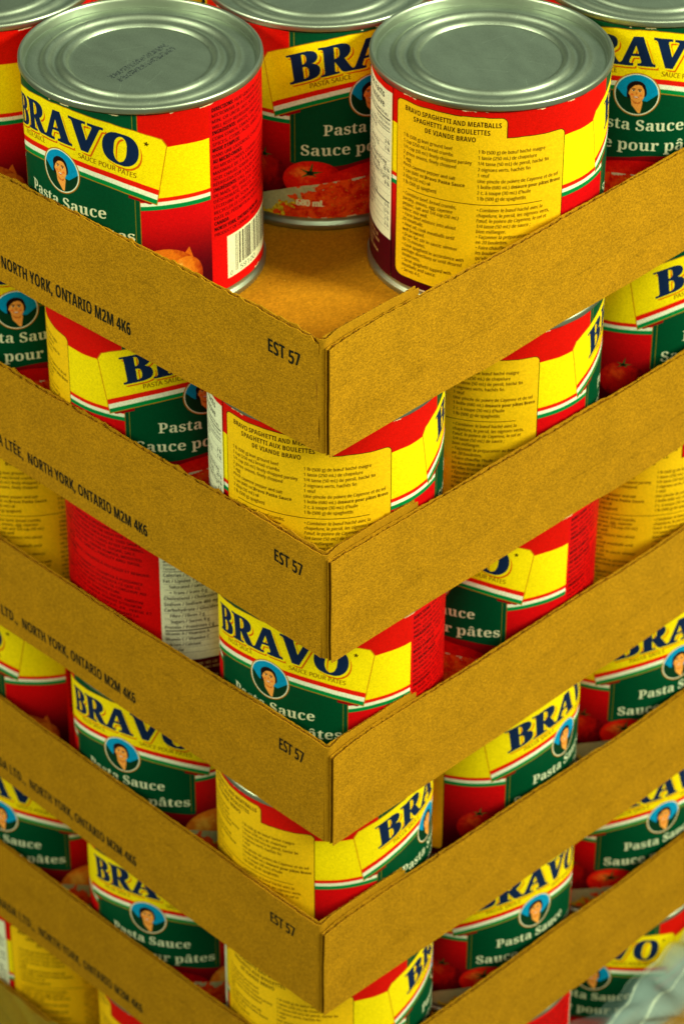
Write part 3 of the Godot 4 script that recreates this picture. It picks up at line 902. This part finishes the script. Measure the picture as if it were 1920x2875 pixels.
# ==================================================================== corrugated board
# A sheet that stands along a plan path (x along the plain wall, y along the printed wall), its thickness on the inner side.
func corrugated(path: PackedVector2Array, inward: Array, y0: float, top, bulge) -> Array:
	var liner := 0.0005
	var ts := [0.0, liner, CARD_T - liner, CARD_T]
	var n := path.size()
	var s := PackedFloat32Array()
	s.append(0.0)
	for i in range(1, n):
		s.append(s[i - 1] + path[i].distance_to(path[i - 1]))
	var rows := 5
	var at := func(i: int, t: float, k: int) -> Vector3:
		var hy: float = top.call(s[i] + (0.37 if t > CARD_T * 0.5 else 0.0))
		var y := lerpf(y0, hy, float(k) / rows)
		var p: Vector2 = path[i] + inward[i] * (t - bulge.call(s[i], float(k) / rows))
		return Vector3(p.x, y, -p.y)
	var st := SurfaceTool.new()
	st.begin(Mesh.PRIMITIVE_TRIANGLES)
	var total := s[n - 1]
	for i in n - 1:
		for k in rows:
			var u0 := s[i] / total
			var u1 := s[i + 1] / total
			var v0 := 1.0 - float(k + 1) / rows
			var v1 := 1.0 - float(k) / rows
			quad(st, [at.call(i, ts[0], k + 1), at.call(i + 1, ts[0], k + 1), at.call(i + 1, ts[0], k), at.call(i, ts[0], k)], [Vector2(u0, v0), Vector2(u1, v0), Vector2(u1, v1), Vector2(u0, v1)], 0)
			quad(st, [at.call(i + 1, ts[3], k + 1), at.call(i, ts[3], k + 1), at.call(i, ts[3], k), at.call(i + 1, ts[3], k)], [Vector2(u1, v0), Vector2(u0, v0), Vector2(u0, v1), Vector2(u1, v1)], 1)
			quad(st, [at.call(i + 1, ts[1], k + 1), at.call(i, ts[1], k + 1), at.call(i, ts[1], k), at.call(i + 1, ts[1], k)], [Vector2(u1, v0), Vector2(u0, v0), Vector2(u0, v1), Vector2(u1, v1)], 2)
			quad(st, [at.call(i, ts[2], k + 1), at.call(i + 1, ts[2], k + 1), at.call(i + 1, ts[2], k), at.call(i, ts[2], k)], [Vector2(u0, v0), Vector2(u1, v0), Vector2(u1, v1), Vector2(u0, v1)], 3)
		for e in [[0, 1], [2, 3]]:
			quad(st, [at.call(i, ts[e[1]], rows), at.call(i + 1, ts[e[1]], rows), at.call(i + 1, ts[e[0]], rows), at.call(i, ts[e[0]], rows)], [Vector2(0.3, 0.4), Vector2(0.31, 0.4), Vector2(0.31, 0.41), Vector2(0.3, 0.41)], -1)
			quad(st, [at.call(i, ts[e[0]], 0), at.call(i + 1, ts[e[0]], 0), at.call(i + 1, ts[e[1]], 0), at.call(i, ts[e[1]], 0)], [Vector2(0.3, 0.4), Vector2(0.31, 0.4), Vector2(0.31, 0.41), Vector2(0.3, 0.41)], -1)
	for k in rows:
		for e in [[0, 1], [2, 3]]:
			quad(st, [at.call(0, ts[e[1]], k + 1), at.call(0, ts[e[0]], k + 1), at.call(0, ts[e[0]], k), at.call(0, ts[e[1]], k)], [Vector2(0.3, 0.4), Vector2(0.31, 0.4), Vector2(0.31, 0.41), Vector2(0.3, 0.41)], -1)
			quad(st, [at.call(n - 1, ts[e[0]], k + 1), at.call(n - 1, ts[e[1]], k + 1), at.call(n - 1, ts[e[1]], k), at.call(n - 1, ts[e[0]], k)], [Vector2(0.3, 0.4), Vector2(0.31, 0.4), Vector2(0.31, 0.41), Vector2(0.3, 0.41)], -1)
	st.generate_normals()
	var sheet := st.commit()
	# the wavy core between the two liners
	var cs := SurfaceTool.new()
	cs.begin(Mesh.PRIMITIVE_TRIANGLES)
	var step := 0.0005
	var wave := 0.0031
	var paper := 0.00022
	var mid := CARD_T * 0.5
	var amp := (CARD_T - 2.0 * liner - paper) * 0.5 - 0.00014
	var count := int(total / step)
	var i := 0
	var prev := []
	for c in count + 1:
		var sc := minf(c * step, total - 0.00001)
		while i < n - 2 and s[i + 1] < sc:
			i += 1
		var f := (sc - s[i]) / (s[i + 1] - s[i])
		var p := path[i].lerp(path[i + 1], f)
		var nn: Vector2 = inward[i].lerp(inward[i + 1], f)
		var b0: float = bulge.call(sc, 0.0)
		var b1: float = bulge.call(sc, 1.0)
		var hy: float = top.call(sc) - 0.0003 - 0.0003 * sin(sc * 900.0 + 3.0 * sin(sc * 97.0)) - 0.0004 * maxf(0.0, sin(sc * 37.0))
		var w := mid + amp * sin(TAU * sc / wave + 2.2 * sin(sc * 61.0) + 1.3 * sin(sc * 173.0))
		var now := []
		for o in [-paper * 0.5, paper * 0.5]:
			var a: Vector2 = p + nn * (w + o - b1)
			var b: Vector2 = p + nn * (w + o - b0)
			now.append(Vector3(a.x, hy, -a.y))
			now.append(Vector3(b.x, y0 + 0.0003, -b.y))
		if c > 0:
			quad(cs, [prev[0], now[0], now[1], prev[1]], [], 0)
			quad(cs, [now[2], prev[2], prev[3], now[3]], [], 1)
			quad(cs, [prev[2], now[2], now[0], prev[0]], [], -1)
		prev = now
	cs.generate_normals()
	return [sheet, cs.commit()]


func quad(st: SurfaceTool, q: Array, uv: Array, group: int) -> void:
	st.set_smooth_group(group if group >= 0 else 0xFFFFFFFF)
	for c in [0, 1, 2, 0, 2, 3]:
		if uv.size():
			st.set_uv(uv[c])
		st.add_vertex(q[c])


func straight(a: Vector2, b: Vector2, inward: Vector2, n: int) -> Array:
	var p := PackedVector2Array()
	var w := []
	for i in n + 1:
		p.append(a.lerp(b, float(i) / n))
		w.append(inward)
	return [p, w]


func wall(called: String, a: Vector2, b: Vector2, inward: Vector2, y0: float, height: float, mat: Material, parent: Node3D, seed_: int, bow: float, ragged: float, crease := -1.0, crush := 0.0, dip := 0.0, tear := 0.0) -> MeshInstance3D:
	var n := FastNoiseLite.new()
	n.seed = seed_
	n.frequency = 14.0
	var fine := FastNoiseLite.new()
	fine.seed = seed_ + 5
	fine.frequency = 210.0
	var L := a.distance_to(b)
	var top := func(s: float) -> float:
		var near := fmod(s, 0.37)
		return y0 + height + n.get_noise_1d(s) * 0.0007 + fine.get_noise_1d(s) * 0.0005 + maxf(0.0, fine.get_noise_1d(s * 1.7) - 0.1) * ragged - dip * exp(-near / 0.010) - tear * exp(-maxf(0.0, L - near) / 0.014) * (0.7 + 0.9 * fine.get_noise_1d(s * 0.9 + 3.0))
	var bulge := func(s: float, f: float) -> float:
		var d: float = bow * sin(PI * s / L) * (0.4 + 0.6 * f) + n.get_noise_2d(s * 0.5, f * 0.05 + 3.0) * 0.0009
		if crease > 0.0:
			d += 0.0006 * smoothstep(-0.004, 0.004, s - crease) * (1.0 - smoothstep(0.004, 0.06, s - crease))
		if crush > 0.0:
			d += crush * exp(-(L - s) / 0.012) * fine.get_noise_2d(s * 1.6, f * 0.03)
		return d
	var g := straight(a, b, inward, maxi(8, int(L / 0.0022)))
	var m: Array = corrugated(g[0], g[1], y0, top, bulge)
	var o := part(called, m[0], mat, parent)
	part("fluted_core", m[1], mats.core, o)
	return o


func tray(n: int, at: Vector3, turn: float, label: String) -> void:
	var o := Node3D.new()
	o.name = numbered("cardboard_tray")
	add_child(o)
	o.position = at
	o.rotation.y = PI / 4 + deg_to_rad(turn)
	o.set_meta("label", label)
	o.set_meta("category", "tray")
	o.set_meta("group", "cardboard trays stacked on top of one another")
	var L := TRAY_L
	var h := WALL_H
	var T := CARD_T
	var gap := T + 0.0006
	var skew := 0.0 if n > 0 else -0.0014
	# printed wall: along y at x = 0, from its far end to the front corner where it folds into the corner flap
	var fold := 0.0024
	wall("printed_wall", Vector2(skew, L), Vector2(0, gap + fold), Vector2(1, 0), 0.0, h, mats["print%d" % mini(n, 4)], o, 10 + n, 0.0010, 0.0028 if n < 2 else 0.0005, -1.0, 0.0014 if n == 0 else 0.0006, 0.0, [0.0026, 0.0010, 0.0003, 0.0004, 0.0010, 0.001][n])
	# the flap: a rounded fold, then 5 cm behind the plain wall
	var p := PackedVector2Array()
	var w := []
	for k in 7:
		var t := PI * 0.5 * k / 6.0
		p.append(Vector2(fold - fold * cos(t), gap + fold - fold * sin(t)))
		w.append(Vector2(cos(t), sin(t)))
	for k in 24:
		p.append(Vector2(fold + 0.0515 * (k + 1) / 24.0, gap))
		w.append(Vector2(0, 1))
	var nn := FastNoiseLite.new()
	nn.seed = 60 + n
	nn.frequency = 30.0
	var ftop := func(s: float) -> float: return h + 0.0020 * smoothstep(0.002, 0.010, s) + nn.get_noise_1d(s) * 0.0006 - 0.0015 * smoothstep(0.049, 0.053, s)
	var fm: Array = corrugated(p, w, 0.0001, ftop, func(_s: float, _f: float) -> float: return 0.0)
	var fo := part("corner_flap", fm[0], mats["plain%d" % n], o)
	part("fluted_core", fm[1], mats.core, fo)
	wall("plain_wall", Vector2(0.0005, 0), Vector2(L, 0), Vector2(0, 1), 0.0, h - 0.0009, mats["plain%d" % n], o, 30 + n, 0.0012, 0.0005, [0.087, 0.169, 0.175, 0.182, 0.170, 0.1][n], 0.0, [0.0022, 0.0008, 0.003, 0.0026, 0.0015, 0.001][n])
	wall("far_wall", Vector2(L, 0.0001 + T), Vector2(L, L - T), Vector2(-1, 0), 0.0, h, mats["plain%d" % n], o, 50 + n, 0.0005, 0.0003)
	wall("far_wall", Vector2(L, L), Vector2(0, L), Vector2(0, -1), 0.0, h, mats["plain%d" % n], o, 70 + n, 0.0005, 0.0003)
	var st := SurfaceTool.new()
	st.begin(Mesh.PRIMITIVE_TRIANGLES)
	var a := T + 0.0002
	var up := 0.0040 if n == 0 else 0.0010
	var b := L - T - 0.0002
	var c := [Vector3(a, up, -b), Vector3(b, up, -b), Vector3(b, up, -a), Vector3(a, up, -a)]
	var e := []
	for v in c:
		e.append(v - Vector3(0, up - 0.0002, 0))
	quad(st, c, [Vector2(0, 0), Vector2(1, 0), Vector2(1, 1), Vector2(0, 1)], -1)
	quad(st, [e[3], e[2], e[1], e[0]], [Vector2(0, 0), Vector2(1, 0), Vector2(1, 1), Vector2(0, 1)], -1)
	for k in 4:
		var m := (k + 1) % 4
		quad(st, [c[m], c[k], e[k], e[m]], [Vector2(0, 0), Vector2(1, 0), Vector2(1, 0.02), Vector2(0, 0.02)], -1)
	st.generate_normals()
	part("tray_floor", st.commit(), mats.inside, o)


# ==================================================================== pallet wrap round the lowest tray
func film() -> void:
	var n := FastNoiseLite.new()
	n.seed = 9
	n.frequency = 9.0
	n.fractal_octaves = 3
	var st := SurfaceTool.new()
	st.begin(Mesh.PRIMITIVE_TRIANGLES)
	st.set_smooth_group(0)
	var cols := 220
	var rows := 26
	var L := TRAY_L + 0.004
	var at := func(i: int, k: int) -> Vector3:
		var s := lerpf(-L, L, float(i) / cols)
		var f := float(k) / rows
		var topy := (0.066 if s < 0.0 else 0.092) + 0.010 * n.get_noise_2d(s * 0.8, 7.0)
		var y := lerpf(-0.0004, topy, f)
		var fold := n.get_noise_2d(s * 1.3 + f * 0.10, f * 0.10 + s * 0.5)
		var out := 0.0026 + 0.0030 * (1.0 - smoothstep(0.0, 0.30, absf(fold))) + 0.0025 * absf(n.get_noise_2d(s * 3.0 + f * 0.2, 4.0)) + 0.0016 * f
		var r := 0.012
		var p: Vector2
		if absf(s) < r:
			var t := s / r
			p = Vector2(-out + r * (1.0 + t) * 0.25 * 0.0, -out)
			p = Vector2(maxf(s, 0.0) - out, maxf(-s, 0.0) - out)
		elif s < 0.0:
			p = Vector2(-out, -s - out)
		else:
			p = Vector2(s - out, -out)
		return Vector3(p.x, y, -p.y)
	for i in cols:
		for k in rows:
			var q := [at.call(i, k + 1), at.call(i + 1, k + 1), at.call(i + 1, k), at.call(i, k)]
			var uv := [Vector2(float(i) / cols, 1.0 - float(k + 1) / rows), Vector2(float(i + 1) / cols, 1.0 - float(k + 1) / rows), Vector2(float(i + 1) / cols, 1.0 - float(k) / rows), Vector2(float(i) / cols, 1.0 - float(k) / rows)]
			for c in [0, 1, 2, 0, 2, 3]:
				st.set_uv(uv[c])
				st.add_vertex(q[c])
	st.generate_normals()
	var o := part("plastic_film", st.commit(), mats.film, self)
	o.position = Vector3(0.0014, -5 * STEP, -0.00138)
	o.rotation.y = PI / 4 + deg_to_rad(-0.344)
	o.set_meta("label", "milky crinkled plastic wrap around the lowest tray of cans")
	o.set_meta("category", "plastic wrap")
